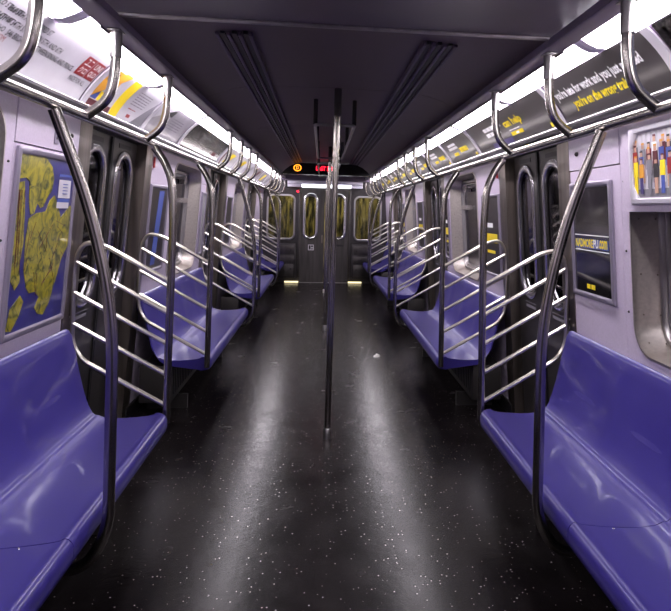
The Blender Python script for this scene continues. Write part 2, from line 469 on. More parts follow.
# side doors
dn = 0
for s in (-1, 1):
    f = wallmap(s)
    for di, (a, b) in enumerate(DOORS):
        dn += 1
        d = struct_root('door_%d' % dn, (s * 1.4, (a + b) / 2, 0))
        for y0, y1 in ((a, a + .085), (b - .085, b)):
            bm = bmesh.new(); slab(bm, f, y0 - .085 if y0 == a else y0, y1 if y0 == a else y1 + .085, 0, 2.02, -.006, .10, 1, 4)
            obj('door_pillar', bm, M['pillar_steel'], d)
        bm = bmesh.new(); slab(bm, f, a + .086, b - .086, 1.985, 2.02, .0, .10); obj('door_header', bm, M['door_steel'], d)
        bm = bmesh.new(); box(bm, s * 1.41, s * 1.50, a + .086, b - .086, .0005, .02); obj('door_sill', bm, M['dull_steel'], d)
        mid = (a + b) / 2
        for li, (y0, y1) in enumerate(((a + .09, mid - .004), (mid + .004, b - .09))):
            cu = (y0 + y1) / 2
            bm = bmesh.new(); plate_hole(bm, lambda u, v, dd: (s * (W(v) + .065 + dd), u, v), y0, y1, .022, 1.984, cu - .15, cu + .15, 1.0, 1.87, .14, .03)
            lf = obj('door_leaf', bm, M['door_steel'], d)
            fl = lambda u, v, dd: (s * (W(v) + .065 + dd), u, v)
            bm = bmesh.new(); rr_frame(bm, fl, cu, 1.435, .19, .475, .18, .048, -.016, .004)
            obj('window_frame', bm, M['bright_steel'], lf)
            bm = bmesh.new(); rr_disc(bm, fl, cu, 1.435, .148, .433, .14, .012, .005)
            obj('glass', bm, M['glass'], lf)
            bm = bmesh.new(); slab(bm, fl, cu - .12, cu + .12, 1.925, 1.955, -.003, 0.0)
            obj('door_sticker', bm, M['ink'], lf, label='black strip sticker above the door window')
            bm = bmesh.new(); e = (y1 - .012, y1) if li == 0 else (y0, y0 + .012)
            slab(bm, fl, e[0], e[1], .03, 1.98, -.012, -.0005); obj('rubber_edge', bm, M['black'], lf)
            for k in range(9):
                pass
            bm = bmesh.new()
            for k in range(8): slab(bm, fl, cu - .10 + k * .026, cu - .10 + k * .026 + (.018 if k % 3 else .022), .895, .913, -.003, 0.0)
            slab(bm, fl, cu - .11, cu + .11, .93, .934, -.003, 0)
            obj('door_notice', bm, M['ink_grey'], lf, label='small grey notice strip below the door window')

# lower boarding behind the door leaves
# ------------------------------------------------------------------ ceiling
CEIL = [(-.90, 2.215), (-.895, 2.245), (-.86, 2.275), (-.76, 2.325), (-.66, 2.357), (-.56, 2.376), (-.43, 2.384), (0, 2.39)]
prof = CEIL + [(-x, z) for x, z in CEIL[-2::-1]]
for nm, y0, y1, dz, m in (('ceiling', 3.0, Y_END, 0, M['ceil']),):
    bm = bmesh.new()
    ys = [2.50, 4.38, 6.4, 8.4, 10.4, 12.2, Y_END]
    for p, q in zip(ys, ys[1:]):
        sweep(bm, prof + [(.9, 2.46), (-.9, 2.46)], p + .003, q - .003, 1)
    struct('ceiling', bm, M['ceil'])
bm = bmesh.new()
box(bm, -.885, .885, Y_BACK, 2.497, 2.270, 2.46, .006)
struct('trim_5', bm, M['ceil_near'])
bm = bmesh.new(); box(bm, -.88, .88, 2.485, 2.505, 2.258, 2.275, .004)
struct('trim_6', bm, M['dull_steel'])
# dark void above the ceiling joints
bm = bmesh.new(); box(bm, -1.5, 1.5, Y_BACK, Y_END, 2.462, 2.50); struct('trim_7', bm, M['wall_back'])
# edge fascia line on each side (two long lips with clips)
for s in (-1, 1):
    bm = bmesh.new()
    sweep(bm, [(.83, 2.243), (.826, 2.232), (.835, 2.226), (.903, 2.226), (.912, 2.234), (.912, 2.246), (.90, 2.265), (.83, 2.265)], Y_BACK, Y_END - .35, s)
    struct('trim_' + ('8' if s < 0 else '9'), bm, M['lip'])
# ceiling air slots
for s in (-1, 1):
    t = thing('ceiling_vent', 'long dark slotted air vent strip along the %s half of the ceiling' % SIDE[s], 'vent', (s * .485, 8.4, 2.36), 'ceiling air vents')
    for k, x in enumerate((.435, .487, .540)):
        bm = bmesh.new(); box(bm, s * (x - .010), s * (x + .010), 3.05, 13.2, 2.366, 2.3755 if k == 2 else 2.381); obj('slot', bm, M['black'], t)
    for k, x in enumerate((.413, .461, .5135, .566)):
        bm = bmesh.new(); box(bm, s * (x - .009), s * (x + .009), 3.05, 13.2, 2.358, 2.372 if k > 1 else 2.380, .003); obj('fin', bm, M['ceil_edge'], t)

# ------------------------------------------------------------------ end wall
EW = Y_END
fe = lambda u, v, d: (u, EW + d, v)
for s in (-1, 1):
    bm = bmesh.new()
    fs = lambda u, v, d: (s * u, EW + d, v)
    plate_hole(bm, fs, .56, 1.45, 0, 2.02, .64, 1.22, .93, 1.88, .12, .04)
    struct('wall_end_' + SIDE[s], bm, M['dark_panel'])
    w = struct_root('window_%d' % (7 if s < 0 else 8), (s * .93, EW, .93))
    bm = bmesh.new(); rr_frame(bm, fs, .93, 1.405, .305, .49, .13, .04, -.014, .01); obj('window_frame', bm, M['dull_steel'], w)
    bm = bmesh.new(); rr_disc(bm, fs, .93, 1.405, .285, .47, .12, .02, .005); obj('glass', bm, M['glass'], w)
    # equipment cabinet below the window
    t = thing('equipment_cabinet', 'low dark grey cabinet on the end wall %s of the doors' % ('left' if s < 0 else 'right'), 'cabinet', (s * .90, EW - .06, 0), 'end wall cabinets')
    bm = bmesh.new(); box(bm, s * .60, s * 1.30, EW - .075, EW - .002, .10, .84, .006); obj('cabinet_body', bm, M['dark_panel'], t)
    for z0, z1 in ((.14, .40), (.44, .58), (.62, .80)):
        bm = bmesh.new(); box(bm, s * .64, s * 1.0, EW - .083, EW - .076, z0, z1, .003); obj('cabinet_panel', bm, M['door_steel'], t)
    for z in (.30, .70):
        bm = bmesh.new(); tube(bm, [(s * .70, EW - .092, z), (s * .70, EW - .084, z)], .018, 10); obj('cabinet_lock', bm, M['black'], t)
    bm = bmesh.new(); box(bm, s * .53, s * .82, EW - .10, EW - .077, .010, .040, .004)
    tag(obj('step_light', bm, M['sill_glow']), 'small pale yellow floor light at the foot of the end wall, %s of the doors' % ('left' if s < 0 else 'right'), 'light', 'end wall floor lights')
bm = bmesh.new(); box(bm, -1.45, 1.45, EW, EW + .05, 2.036, 2.46); box(bm, -1.45, -.56, EW, EW + .05, 2.021, 2.0365); box(bm, .56, 1.45, EW, EW + .05, 2.021, 2.0365); struct('wall_end', bm, M['dark_panel'])
d = struct_root('door_7', (0, EW, 0))
for s in (-1, 1):
    bm = bmesh.new(); box(bm, s * .515, s * .56, EW - .03, EW + .05, 0, 2.0, .004); obj('door_pillar', bm, M['door_steel'], d)
    u0, u1 = (.004, .513) if s > 0 else (-.513, -.004); cu = .30 * s
    bm = bmesh.new(); plate_hole(bm, lambda u, v, dd: (u, EW + .005 + dd, v), u0, u1, .01, 2.0, cu - .12, cu + .12, 1.0, 1.86, .12, .03)
    lf = obj('door_leaf', bm, M['door_steel'], d)
    fd = lambda u, v, dd: (u, EW + .005 + dd, v)
    bm = bmesh.new(); rr_frame(bm, fd, cu, 1.43, .155, .50, .15, .045, -.016, .003); obj('window_frame', bm, M['bright_steel'], lf)
    bm = bmesh.new(); rr_disc(bm, fd, cu, 1.43, .118, .46, .115, .015, .005); obj('glass', bm, M['glass'], lf)
    if s < 0:
        bm = bmesh.new(); slab(bm, fd, -.34, -.22, .70, .82, -.003, 0); st = obj('door_sticker', bm, M['ad_white'], lf, label='white square sticker with black symbol')
        bm = bmesh.new(); slab(bm, fd, -.325, -.285, .715, .805, -.005, -.0032); slab(bm, fd, -.275, -.235, .765, .805, -.005, -.0032); slab(bm, fd, -.272, -.238, .715, .745, -.005, -.0032)
        obj('door_symbol', bm, M['ink'], lf)
        bm = bmesh.new(); box(bm, -.062, -.03, EW - .03, EW + .004, .86, 1.03, .005); obj('door_handle', bm, M['pillar_steel'], lf)
    else:
        bm = bmesh.new(); slab(bm, fd, .20, .42, .79, .83, -.003, 0); obj('door_sticker', bm, M['ink'], lf, label='long black strip sticker')
bm = bmesh.new(); box(bm, -.512, .512, EW - .01, EW + .04, 0.0, .008); obj('door_sill', bm, M['dull_steel'], d)
bm = bmesh.new(); box(bm, -.5595, .5595, EW - .02, EW + .06, 2.0005, 2.035); obj('door_header', bm, M['door_steel'], d)
# bulkhead and lamp above the end doors
bm = bmesh.new(); box(bm, -.95, .95, EW - .32, EW - .001, 2.19, 2.37, .01); struct('trim_10', bm, M['ceil_edge'])
dd_ = d
t = thing('end_ceiling_light', 'wide pale tube light across the car above the end doors', 'light', (0, EW - .12, 2.02))
bm = bmesh.new(); box(bm, -.80, .80, EW - .22, EW - .002, 2.115, 2.185, .008); obj('lamp_housing', bm, M['cap'], t)
bm = bmesh.new(); box(bm, -.50, .55, EW - .17, EW - .05, 2.045, 2.113, .012); obj('lamp_lens', bm, M['end_tube'], t)
bm = bmesh.new(); box(bm, -.80, -.505, EW - .17, EW - .05, 2.05, 2.113, .01); box(bm, .555, .80, EW - .17, EW - .05, 2.05, 2.113, .01); split_obj('lamp_end', bm, M['cap'], t)
bm = bmesh.new(); tube(bm, [(-.585, EW - .03, 1.96), (-.585, EW - .002, 1.96)], .022, 12)
obj('indicator_lamp', bm, M['led_red'], dd_, label='tiny red lamp')
# yellow tunnel wall and lamp, both added to make the end windows glow
bm = bmesh.new(); box(bm, -3.5, 3.5, 16.4, 16.5, -.5, 3.2); struct('wall_tunnel', bm, M['tunnel'])
L = bpy.data.lights.new('added_tunnel_lamp', 'AREA'); L.shape = 'RECTANGLE'; L.size = 3.5; L.size_y = .15; L.energy = 85; L.color = (1, .92, .62)  # unseen lamp, added to light the yellow wall
lo = bpy.data.objects.new('added_tunnel_lamp', L); COL.objects.link(lo); lo.location = (0, 15.3, 2.7); lo.rotation_euler = (math.radians(48), 0, 0)

# LED destination sign hanging from the ceiling
SY = 10.97
t = thing('destination_sign', 'black arched electronic sign with red and orange letters under the ceiling', 'sign', (0, SY, 2.15))
bm = bmesh.new()
pr = [(-.76, 2.165), (-.70, 2.235), (-.62, 2.30), (-.52, 2.345), (-.40, 2.3585), (.40, 2.3585), (.52, 2.345), (.62, 2.30), (.70, 2.235), (.76, 2.165)]
poly(bm, lambda u, v, dd: (u, SY + dd, v), pr, 0, .25)
obj('sign_housing', bm, M['sign_black'], t)
fsn = lambda u, v, dd: (u, SY + dd, v)
text('sign_text', 'LAST STOP', fsn, -.175, 2.235, .075, .36, M['led_red'], t, d=-.004, bold=.012)
bm = bmesh.new()
for rr_, nm in ((.055, 'ring'),):
    n = 24; A = []
    for k in range(n):
        a = 2 * PI * k / n
        A.append([(-.49 + q * math.cos(a) * 1.15, SY + dd, 2.272 + q * math.sin(a)) for q, dd in ((.058, -.002), (.058, -.006), (.045, -.006), (.045, -.002))])
    R = [[bm.verts.new(p) for p in L_] for L_ in A]
    for i in range(n):
        for k in range(4): bm.faces.new((R[i][k], R[(i + 1) % n][k], R[(i + 1) % n][(k + 1) % 4], R[i][(k + 1) % 4]))
obj('sign_ring', bm, M['led_orange'], t)
text('sign_letter', 'D', fsn, -.512, 2.245, .056, .045, M['led_orange'], t, d=-.004, bold=.01)

# ------------------------------------------------------------------ seats
SEAT = [(1.368, .800), (1.368, .890), (1.364, .906), (1.355, .912), (1.345, .907), (1.335, .888), (1.326, .84), (1.312, .78), (1.296, .70), (1.280, .63), (1.262, .56), (1.244, .505),
        (1.226, .470), (1.214, .458), (1.204, .4545), (1.196, .456), (1.188, .452), (1.165, .443), (1.12, .438), (1.06, .438), (1.0, .442), (.94, .448), (.90, .453), (.880, .457), (.870, .4625), (.862, .4635), (.852, .460),
        (.842, .450), (.836, .434), (.836, .405), (.842, .382), (.856, .368), (.88, .364), (.90, .370), (1.15, .40), (1.20, .43), (1.26, .52), (1.31, .72), (1.345, .80)]
def shell(s, y0, y1, r0, r1, cell):
    """seat shell: scooped places along its length, rounded ends where r0 / r1 are set"""
    n = max(12, int((y1 - y0) / .03))
    L = len(SEAT)
    def yf(i, X, z, y):
        if i < 34:
            ph = ((y - y0) / cell) % 1.0
            e = min(ph, 1 - ph) / .16; k = 1 - math.exp(-e * e)
            if 6 <= i <= 11:  # back scoop
                w = math.sin(PI * (i - 5) / 7); X += .008 * k * w
            if 17 <= i <= 22:
                w = math.sin(PI * (i - 16) / 7); z -= .0 * k * w
        for r, dist in ((r0, y - y0), (r1, y1 - y)):
            if r and dist < r:
                q = 1 - dist / r
                ins = r * (1 - math.sqrt(max(0, 1 - q * q))) * .75
                if X < .95: X += ins * min(1, (.95 - X) / .08)
                if z > .8: z -= ins * .8 * min(1, (z - .8) / .08)
        return X, z, y
    bm = bmesh.new()
    ys = [y0, y0 + .004, y0 + .012, y0 + .025] + [y0 + .04 + (y1 - y0 - .08) * i / n for i in range(n + 1)] + [y1 - .025, y1 - .012, y1 - .004, y1]
    rows = []
    for y in ys:
        rows.append([bm.verts.new((s * q[0], q[2], q[1])) for q in (yf(i, X, z, y) for i, (X, z) in enumerate(SEAT))])
    for A, B in zip(rows, rows[1:]):
        for k in range(L): bm.faces.new((A[k], A[(k + 1) % L], B[(k + 1) % L], B[k]))
    for R in (rows[0][::-1], rows[-1]): bm.faces.new(R)
    return bm
SEATB = [(-1.2, 3.50), (4.80, 7.185), (8.585, 10.965), (12.40, 13.80)]
for s in (-1, 1):
    for bi, (y0, y1) in enumerate(SEATB):
        where = ['in the foreground, cut by the picture edge', 'between the nearest and middle doorways', 'between the middle and farthest doorways', 'beside the end wall, mostly hidden'][bi]
        t = thing('bench_seat', 'purple bench seat, %s side, %s' % (SIDE[s], where), 'seat', (s * 1.1, (y0 + y1) / 2, 0), 'purple bench seats')
        if bi == 0:
            obj('seat_shell', shell(s, y0, 2.187, 0, 0, .56), M['seat'], t)
            obj('seat_shell', shell(s, 2.191, y1, 0, .05, .62), M['seat'], t)
            bm = bmesh.new()
            p = Vector((s * 1.00, 2.175, .443)); bmesh.ops.create_icosphere(bm, subdivisions=2, radius=.004, matrix=Matrix.Translation(p))
            obj('screw', bm, M['bright_steel'], t)
        else:
            obj('seat_shell', shell(s, y0, y1, .05, .05, (y1 - y0) / 4), M['seat'], t)
        bm = bmesh.new(); box(bm, s * 1.13, s * 1.36, y0 + .06, y1 - .06, .11, .385, .01); obj('heater_box', bm, M['heater'], t)
        bm = bmesh.new()
        for k in range(int((y1 - y0) / .06) - 3): box(bm, s * 1.124, s * 1.129, y0 + .12 + k * .06, y0 + .15 + k * .06, .16, .33)
        obj('heater_grille', bm, M['black'], t)
        for yy in ([y0 + .3, y1 - .35] if bi else [y0 + .3, 1.2, y1 - .35]):
            bm = bmesh.new(); box(bm, s * .95, s * 1.128, yy, yy + .03, .32, .372); box(bm, s * 1.06, s * 1.36, yy, yy + .03, .0, .109)
            split_obj('seat_bracket', bm, M['heater'], t)

# ------------------------------------------------------------------ overhead rails with loops
LOOPS = [1.88, 2.57, 3.40, 5.67, 6.44, 7.17, 7.9, 10.25, 11.05, 11.8, 12.5, 13.72]
XR, ZR = .97, 1.89
for s in (-1, 1):
    t = thing('overhead_handrail', 'long steel overhead handrail along the %s side, hung from curved drop bars' % SIDE[s], 'handrail', (s * XR, 6.2, ZR))
    bm = bmesh.new(); tube(bm, [(s * XR, Y_BACK + .01, ZR), (s * XR, 13.72, ZR)], .0195, 16); obj('rail', bm, M['steel'], t)
    for y in LOOPS:
        bm = bmesh.new()
        tube(bm, fillet([(s * .862, y, 2.225), (s * .862, y, 2.06), (s * .885, y, 1.955), (s * .965, y, 1.893)], [0, .09, .10, 0], 8), .0190, 16)
        lp = obj('drop_bar', bm, M['steel'], t)
        bm = bmesh.new(); tube(bm, [(s * .862, y, 2.12), (s * .862, y, 2.224)], .0225, 16); obj('collar', bm, M['dull_steel'], lp)
        bm = bmesh.new(); box(bm, s * .838, s * .888, y - .035, y + .035, 2.218, 2.2245, .002); obj('mounting_plate', bm, M['dull_steel'], lp)

# ------------------------------------------------------------------ grab poles and seat dividers
STRAIGHT = [(.862, .395), (.858, .80), (.850, 1.50), (.862, 1.70), (.905, 1.80), (.955, 1.868)]
BENT = [(1.125, .262), (.86, .262), (.786, .40), (.786, 1.16), (.868, 1.55), (.963, 1.872)]
def front_pole(s, y, bent, parent):
    bm = bmesh.new()
    if bent: pts = fillet([(s * x, y - (.10 if z > 1.8 else .025 if z > 1.5 else 0), z) for x, z in BENT], [0, .09, .09, .25, .3, 0], 10)
    else: pts = fillet([(s * x, y, z) for x, z in STRAIGHT], [0, .1, .2, .12, .06, 0], 8)
    tube(bm, pts, .0205, 16)
    return obj('pole', bm, M['steel'], parent)
for s in (-1, 1):
    t = thing('grab_pole', 'curved steel grab pole rising from under the foreground purple bench on the %s side' % SIDE[s], 'pole', (s * .786, 2.37, 0.24), 'curved grab poles')
    front_pole(s, 2.37, True, t)
    bm = bmesh.new(); tube(bm, [(s * 1.03, 2.37, .262), (s * 1.10, 2.37, .262)], .026, 14); obj('collar', bm, M['dull_steel'], t)
    DIV = [(3.54, False, 'far end of foreground bench'), (4.765, False, 'near end of second bench past nearest doorway'),
           (7.218, True, 'far end of second bench'), (8.552, False, 'near end of third bench'),
           (11.0, True, 'far end of third bench'), (12.37, False, 'last before the end wall')]
    for y, bent, wh in DIV:
        t = thing('seat_divider', 'ladder-like steel divider, %s side, %s' % (SIDE[s], wh), 'rail', (s * 1.1, y, .3), 'seat divider rails')
        front_pole(s, y, bent, t)
        xf = .80 if bent else .858
        zf = [1.15, .98, .815, .65, .485]
        k = .27 / .48
        xw = 1.350 if y not in () else 1.3
        zw = lambda z, x=1.350: z + (x - xf) * k
        bm = bmesh.new()
        pts = [(s * xf, y, zf[0]), (s * 1.20, y, zw(zf[0], 1.20)), (s * 1.30, y, zw(zf[0], 1.23)), (s * xw, y, 1.25), (s * xw, y, zw(zf[4]) + .06), (s * (xw - .05), y, zw(zf[4], xw - .05)), (s * xf, y, zf[4])]
        tube(bm, fillet(pts, [0, .10, .08, .07, .05, .05, 0], 7), .0125, 12)
        obj('frame_bar', bm, M['bar'], t)
        for z in zf[1:4]:
            bm = bmesh.new(); tube(bm, [(s * xf, y, z), (s * (xw - .005), y, zw(z, xw - .005))], .0115, 12); obj('cross_bar', bm, M['bar'], t)
        for z in (.96, 1.2):
            bm = bmesh.new(); tube(bm, [(s * (xw + .005), y, z), (s * (W(z) - .002 if z > .9 else 1.36), y, z)], .008, 10); obj('wall_stud', bm, M['dull_steel'], t)

# centre poles
for i, y in enumerate((4.39, 8.35, 12.2)):
    lab = ['full height steel pole standing in the middle of the aisle, nearest the viewer', 'full height steel pole in the aisle, just left behind the nearest pole', 'farthest full height steel pole in the aisle near the end doors'][i]
    t = thing('floor_pole', lab, 'pole', (.012, y, 0), 'centre aisle poles')
    bm = bmesh.new(); tube(bm, [(.012, y, .06), (.02, y, 1.2), (.03, y, 2.372 if y > 3 else 2.37)], .0205, 18); obj('pole', bm, M['steel'], t)
    bm = bmesh.new(); lathe(bm, .012, y, [(.027, .0), (.027, .062), (.0215, .072)], 20); obj('floor_socket', bm, M['dull_steel'], t)
    bm = bmesh.new(); lathe(bm, .03, y, [(.0225, 2.20), (.0255, 2.21), (.0255, 2.387)], 20); obj('ceiling_socket', bm, M['heater'], t)
# ceiling hand loops
for y0, y1, lab in ((4.78, 7.8, 'hanging rectangular ceiling grab rail just beyond the nearest aisle pole'), (8.75, 12.0, 'hanging rectangular ceiling grab rail deeper down the car')):
    t = thing('ceiling_rail', lab, 'handrail', (.02, y0, 2.19), 'ceiling grab rails')
    bm = bmesh.new()
    a, b, z = -.125, .165, 2.19
    tube(bm, fillet([(.02, y0, z), (a, y0, z), (a, y1, z), (b, y1, z), (b, y0, z), (.02, y0, z)], .05, 7), .0125, 12, caps=False)
    obj('rail', bm, M['dull_steel'], t)
    for x in (a, b):
        for yy in (y0 + .05, (y0 + y1) / 2, y1 - .06):
            bm = bmesh.new(); tube(bm, [(x, yy, z + .008), (x, yy, 2.386)], .016, 12); obj('hanger', bm, M['heater'], t)

# ------------------------------------------------------------------ light strips
PROF_L = [(1.045, 2.222), (1.035, 2.215), (1.0, 2.222), (.96, 2.238), (.925, 2.252), (.925, 2.268), (.97, 2.262), (1.03, 2.245)]
ymods = [-1.3, -.05, 1.2, 2.45, 3.72, 4.98, 6.24, 7.5, 8.76, 10.02, 11.28, 12.54, 13.8]
for s in (-1, 1):
    for i, (p, q) in enumerate(zip(ymods, ymods[1:])):
        if i < 2:
            lab = 'white strip light above the cards on the %s side, nearest the viewer' % SIDE[s]
        else:
            ords = ['first', 'second', 'third', 'fourth', 'fifth', 'sixth', 'seventh', 'eighth', 'ninth', 'last']
            lab = 'white strip light at the ceiling edge, %s in view along the %s row' % (ords[i - 2], SIDE[s])
        t = thing('strip_light', lab, 'light', (s * .98, (p + q) / 2, 2.21), 'ceiling edge strip lights')
        bm = bmesh.new(); sweep(bm, PROF_L, p + .04, q - .04, s); obj('lamp_lens', bm, M['lens'], t)
        for a, b in ((p + .002, p + .039), (q - .039, q - .002)):
            bm = bmesh.new(); sweep(bm, [(x + (.004 if x > 1 else -.004 if x < .95 else 0), z + (-.006 if z < 2.245 and x < 1.03 else .002)) for x, z in PROF_L], a, b, s); obj('end_cap', bm, M['cap'], t)

# ------------------------------------------------------------------ advertising cards
CB, CT = Vector((1.205, 2.028)), Vector((1.045, 2.222))     # lower / upper edge of a card in (X,z)
cdir = (CT - CB); CL = cdir.length; cn = Vector((cdir.y, -cdir.x)).normalized()   # points to the wall
if cn.x < 0: cn = -cn
def cardmap(s):    # u along the reading direction, v = 0..CL up the card, d > 0 towards the wall
    def f(u, v, d):
        t = v / CL
        p = CB + cdir * t + cn * (d + 4 * .014 * t * (1 - t))
        return (s * p.x, (u if s < 0 else -u), p.y)
    return f
# reading direction: left wall +y, right wall -y
def card(s, y0, y1, m, label):
    f = cardmap(s); yc = (y0 + y1) / 2
    o = thing('advertising_card', label, 'sign', (s * 1.12, yc, 2.03), 'advertising cards above the handrails')
    u0, u1 = (y0, y1) if s < 0 else (-y1, -y0)
    bm = bmesh.new(); slab(bm, f, u0, u1, .004, CL - .004, 0, .002, 1, 8); obj('card', bm, m, o)
    return o, f, u0, u1
def strokes(bm, f, u0, u1, v, h, rnd, d=-.0012, wmin=.02, wmax=.06, gap=.012):
    u = u0
    while u < u1:
        w = rnd.uniform(wmin, wmax)
        slab(bm, f, u, min(u + w, u1), v, v + h, d, -.0004); u += w + gap
for s in (-1, 1):
    bm = bmesh.new()   # bright lower trim ledge of the card rack
    sweep(bm, [(1.228, 2.008), (1.215, 2.000), (1.196, 2.004), (1.190, 2.018), (1.199, 2.026), (1.203, 2.016), (1.218, 2.018)], Y_BACK, Y_END - .1, s)
    struct('trim_' + ('11' if s < 0 else '12'), bm, M['ledge'])
    bm = bmesh.new(); tube(bm, [(s * 1.186, Y_BACK, 2.026), (s * 1.186, Y_END - .1, 2.026)], .0055, 8)
    tag(obj('card_rack_strip', bm, M['bright_steel']), 'thin bright metal strip along the bottom of the %s side cards' % SIDE[s], 'strip')
R_ = random.Random(3)
def dividers(s, ys):
    n0 = 13 if s < 0 else 14
    bm = bmesh.new(); f = cardmap(s)
    for y in ys:
        u = y if s < 0 else -y
        slab(bm, f, u - .028, u + .028, -.004, CL + .002, -.010, -.003, 1, 8)
    struct('trim_%d' % n0, bm, M['trim_white'])
dividers(-1, [3.165, 4.16, 5.16, 7.05, 8.1, 9.15, 10.2, 11.25, 12.3])
dividers(1, [2.13, 3.24, 5.02, 6.13, 7.14, 8.15, 9.2, 10.2, 11.25, 12.3])

# left, nearest: clothing shop addresses
o, f, u0, u1 = card(-1, .9, 3.13, M['ad_white'], 'big white card with black address lines and a red square logo, upper left foreground')
rows = [(.80, 'UNIQLO 5TH AVE', '666 5TH AVE AT 53RD ST', 2.54), (.64, 'UNIQLO 34TH ST', '31 W 34TH ST BETWEEN 5TH AND 6TH', 2.70), (.49, 'UNIQLO SOHO', '546 BROADWAY BETWEEN SPRING AND PRINCE', 2.88)]
for t_, a, b, ue in rows:
    cw = .0150
    text('card_text', a, f, 2.29 - cw * len(a), t_ * CL - .012, .026, cw * len(a), M['ink'], o, bold=.012)
    text('card_text', b, f, ue - cw * len(b), t_ * CL - .012, .026, cw * len(b), M['ink'], o, bold=.012)
text('card_text', 'UNIQLO.COM', f, 2.33 - .17, .36 * CL - .01, .028, .17, M['ink_red'], o, shear=.15)
for k, (ua, lines) in enumerate(((2.915, ('ユニ', 'クロ')), (3.022, ('UNI', 'QLO')))):
    bm = bmesh.new(); slab(bm, f, ua, ua + .10, .45 * CL, .45 * CL + .10, -.0012, -.0003, 1, 3); obj('logo_square', bm, M['ink_red'], o)
    for j, tx in enumerate(lines):
        try: text('logo_text', tx, f, ua + .014, .45 * CL + (.056 if j == 0 else .012), .034, .072, M['ink_white'], o, d=-.0024, bold=.01)
        except Exception: pass
text('card_text', 'MADE FOR ALL', f, 2.905, .30 * CL, .026, .17, M['ink'], o)
# left, second: yellow / white
o, f, u0, u1 = card(-1, 3.20, 4.13, M['ad_white'], 'white card with orange oval picture and wide yellow band, above the nearest left doorway')
bm = bmesh.new(); poly(bm, f, [(3.20, .05), (3.48, .245), (3.38, .245), (3.20, .14)], -.0010, -.0003); split_obj('card_print', bm, M['ink_orange'], o)
bm = bmesh.new(); slab(bm, f, 3.202, 3.42, .12, .235, -.0012, -.0003, 1, 4); split_obj('card_print', bm, M['ink_orange'], o)
bm = bmesh.new()
n = 20; pts = [(3.31 + .075 * math.cos(2 * PI * k / n), .178 + .042 * math.sin(2 * PI * k / n)) for k in range(n)]
poly(bm, f, pts, -.002, -.0013); split_obj('card_print', bm, M['ink'], o)
bm = bmesh.new(); pts = [(3.31 + .052 * math.cos(2 * PI * k / n), .178 + .024 * math.sin(2 * PI * k / n)) for k in range(n)]
poly(bm, f, pts, -.0030, -.0021); split_obj('card_print', bm, M['ink_yellow'], o)
bm = bmesh.new(); slab(bm, f, 3.54, 3.66, .005, .24, -.0012, -.0003, 1, 6); slab(bm, f, 3.30, 3.42, .05, .10, -.0012, -.0003, 1, 2); split_obj('card_print', bm, M['ink_yellow'], o)
bm = bmesh.new(); slab(bm, f, 3.21, 3.53, .008, .045, -.0012, -.0003, 1, 2); split_obj('card_print', bm, M['ink_maroon'], o)
bm = bmesh.new(); slab(bm, f, 3.21, 3.29, .05, .10, -.0012, -.0003, 1, 2); split_obj('card_print', bm, M['ink_blue'], o)
bm = bmesh.new()
for k in range(6): strokes(bm, f, 3.74, 3.98, .20 - k * .017, .005, R_)
strokes(bm, f, 3.575, 3.63, .15, .012, R_); strokes(bm, f, 3.575, 3.63, .10, .02, R_)
obj('card_text', bm, M['ink_grey'], o)
bm = bmesh.new(); slab(bm, f, 3.80, 3.86, .035, .055, -.0012, -.0003); strokes(bm, f, 3.76, 3.9, .085, .006, R_); split_obj('card_print', bm, M['ink_red'], o)
bm = bmesh.new(); poly(bm, f, [(3.90, .005), (4.12, .005), (4.12, .20), (4.05, .12)], -.001, -.0003); split_obj('card_print', bm, M['ink_grey'], o)
# left, third
o, f, u0, u1 = card(-1, 4.19, 5.12, M['ad_grey'], 'pale grey card with a faint diagonal picture, third from the viewer on the left')
bm = bmesh.new(); poly(bm, f, [(4.2, .10), (4.55, .245), (4.3, .245), (4.2, .19)], -.001, -.0003); split_obj('card_print', bm, M['ad_white'], o)
bm = bmesh.new(); slab(bm, f, 4.42, 4.56, .17, .225, -.0022, -.0013, 1, 2); split_obj('card_print', bm, M['ink'], o)
bm = bmesh.new()
for k in range(5): strokes(bm, f, 4.62, 4.95, .17 - k * .02, .006, R_)
obj('card_text', bm, M['ink_grey'], o)
# left, glossy black
o, f, u0, u1 = card(-1, 5.19, 7.01, M['ad_glossy'], 'long glossy black card mirroring the lights, second bench on the left')
bm = bmesh.new(); slab(bm, f, 6.55, 6.75, .06, .10, -.001, -.0003, 1, 2); split_obj('card_print', bm, M['ink_maroon'], o)
far_l = [(7.08, 8.07, 'ad_white', 'white card with a small yellow patch and dark red top, above the second left doorway'), (8.13, 9.12, 'ad_white', 'white card with yellow slanting stroke, just past the second left doorway'),
         (9.18, 10.17, 'ad_white', 'plain white card above the third left bench'), (10.23, 11.22, 'ad_grey', 'striped grey and brown card with yellow corner near the far left end'),
         (11.28, 12.27, 'ad_grey', 'grey card above the third left doorway'), (12.33, 13.5, 'ad_white', 'farthest white card on the left next to the end wall')]
for i, (a, b, m, lab) in enumerate(far_l):
    o, f, u0, u1 = card(-1, a, b, M[m], lab)
    bm = bmesh.new(); poly(bm, f, [(a + .2, .05), (a + .45, .05), (a + .75, .19), (a + .5, .19)], -.001, -.0003); split_obj('card_print', bm, M[['ink_yellow', 'ink_yellow', 'ad_grey', 'ink_maroon', 'ink_yellow', 'ink_grey'][i]], o)
    bm = bmesh.new(); slab(bm, f, a + .01, a + .12, .01, .24, -.001, -.0003, 1, 5); split_obj('card_print', bm, M[['ink_maroon', 'ad_grey', 'ink_grey', 'ink_orange', 'ink_grey', 'ink_grey'][i]], o)
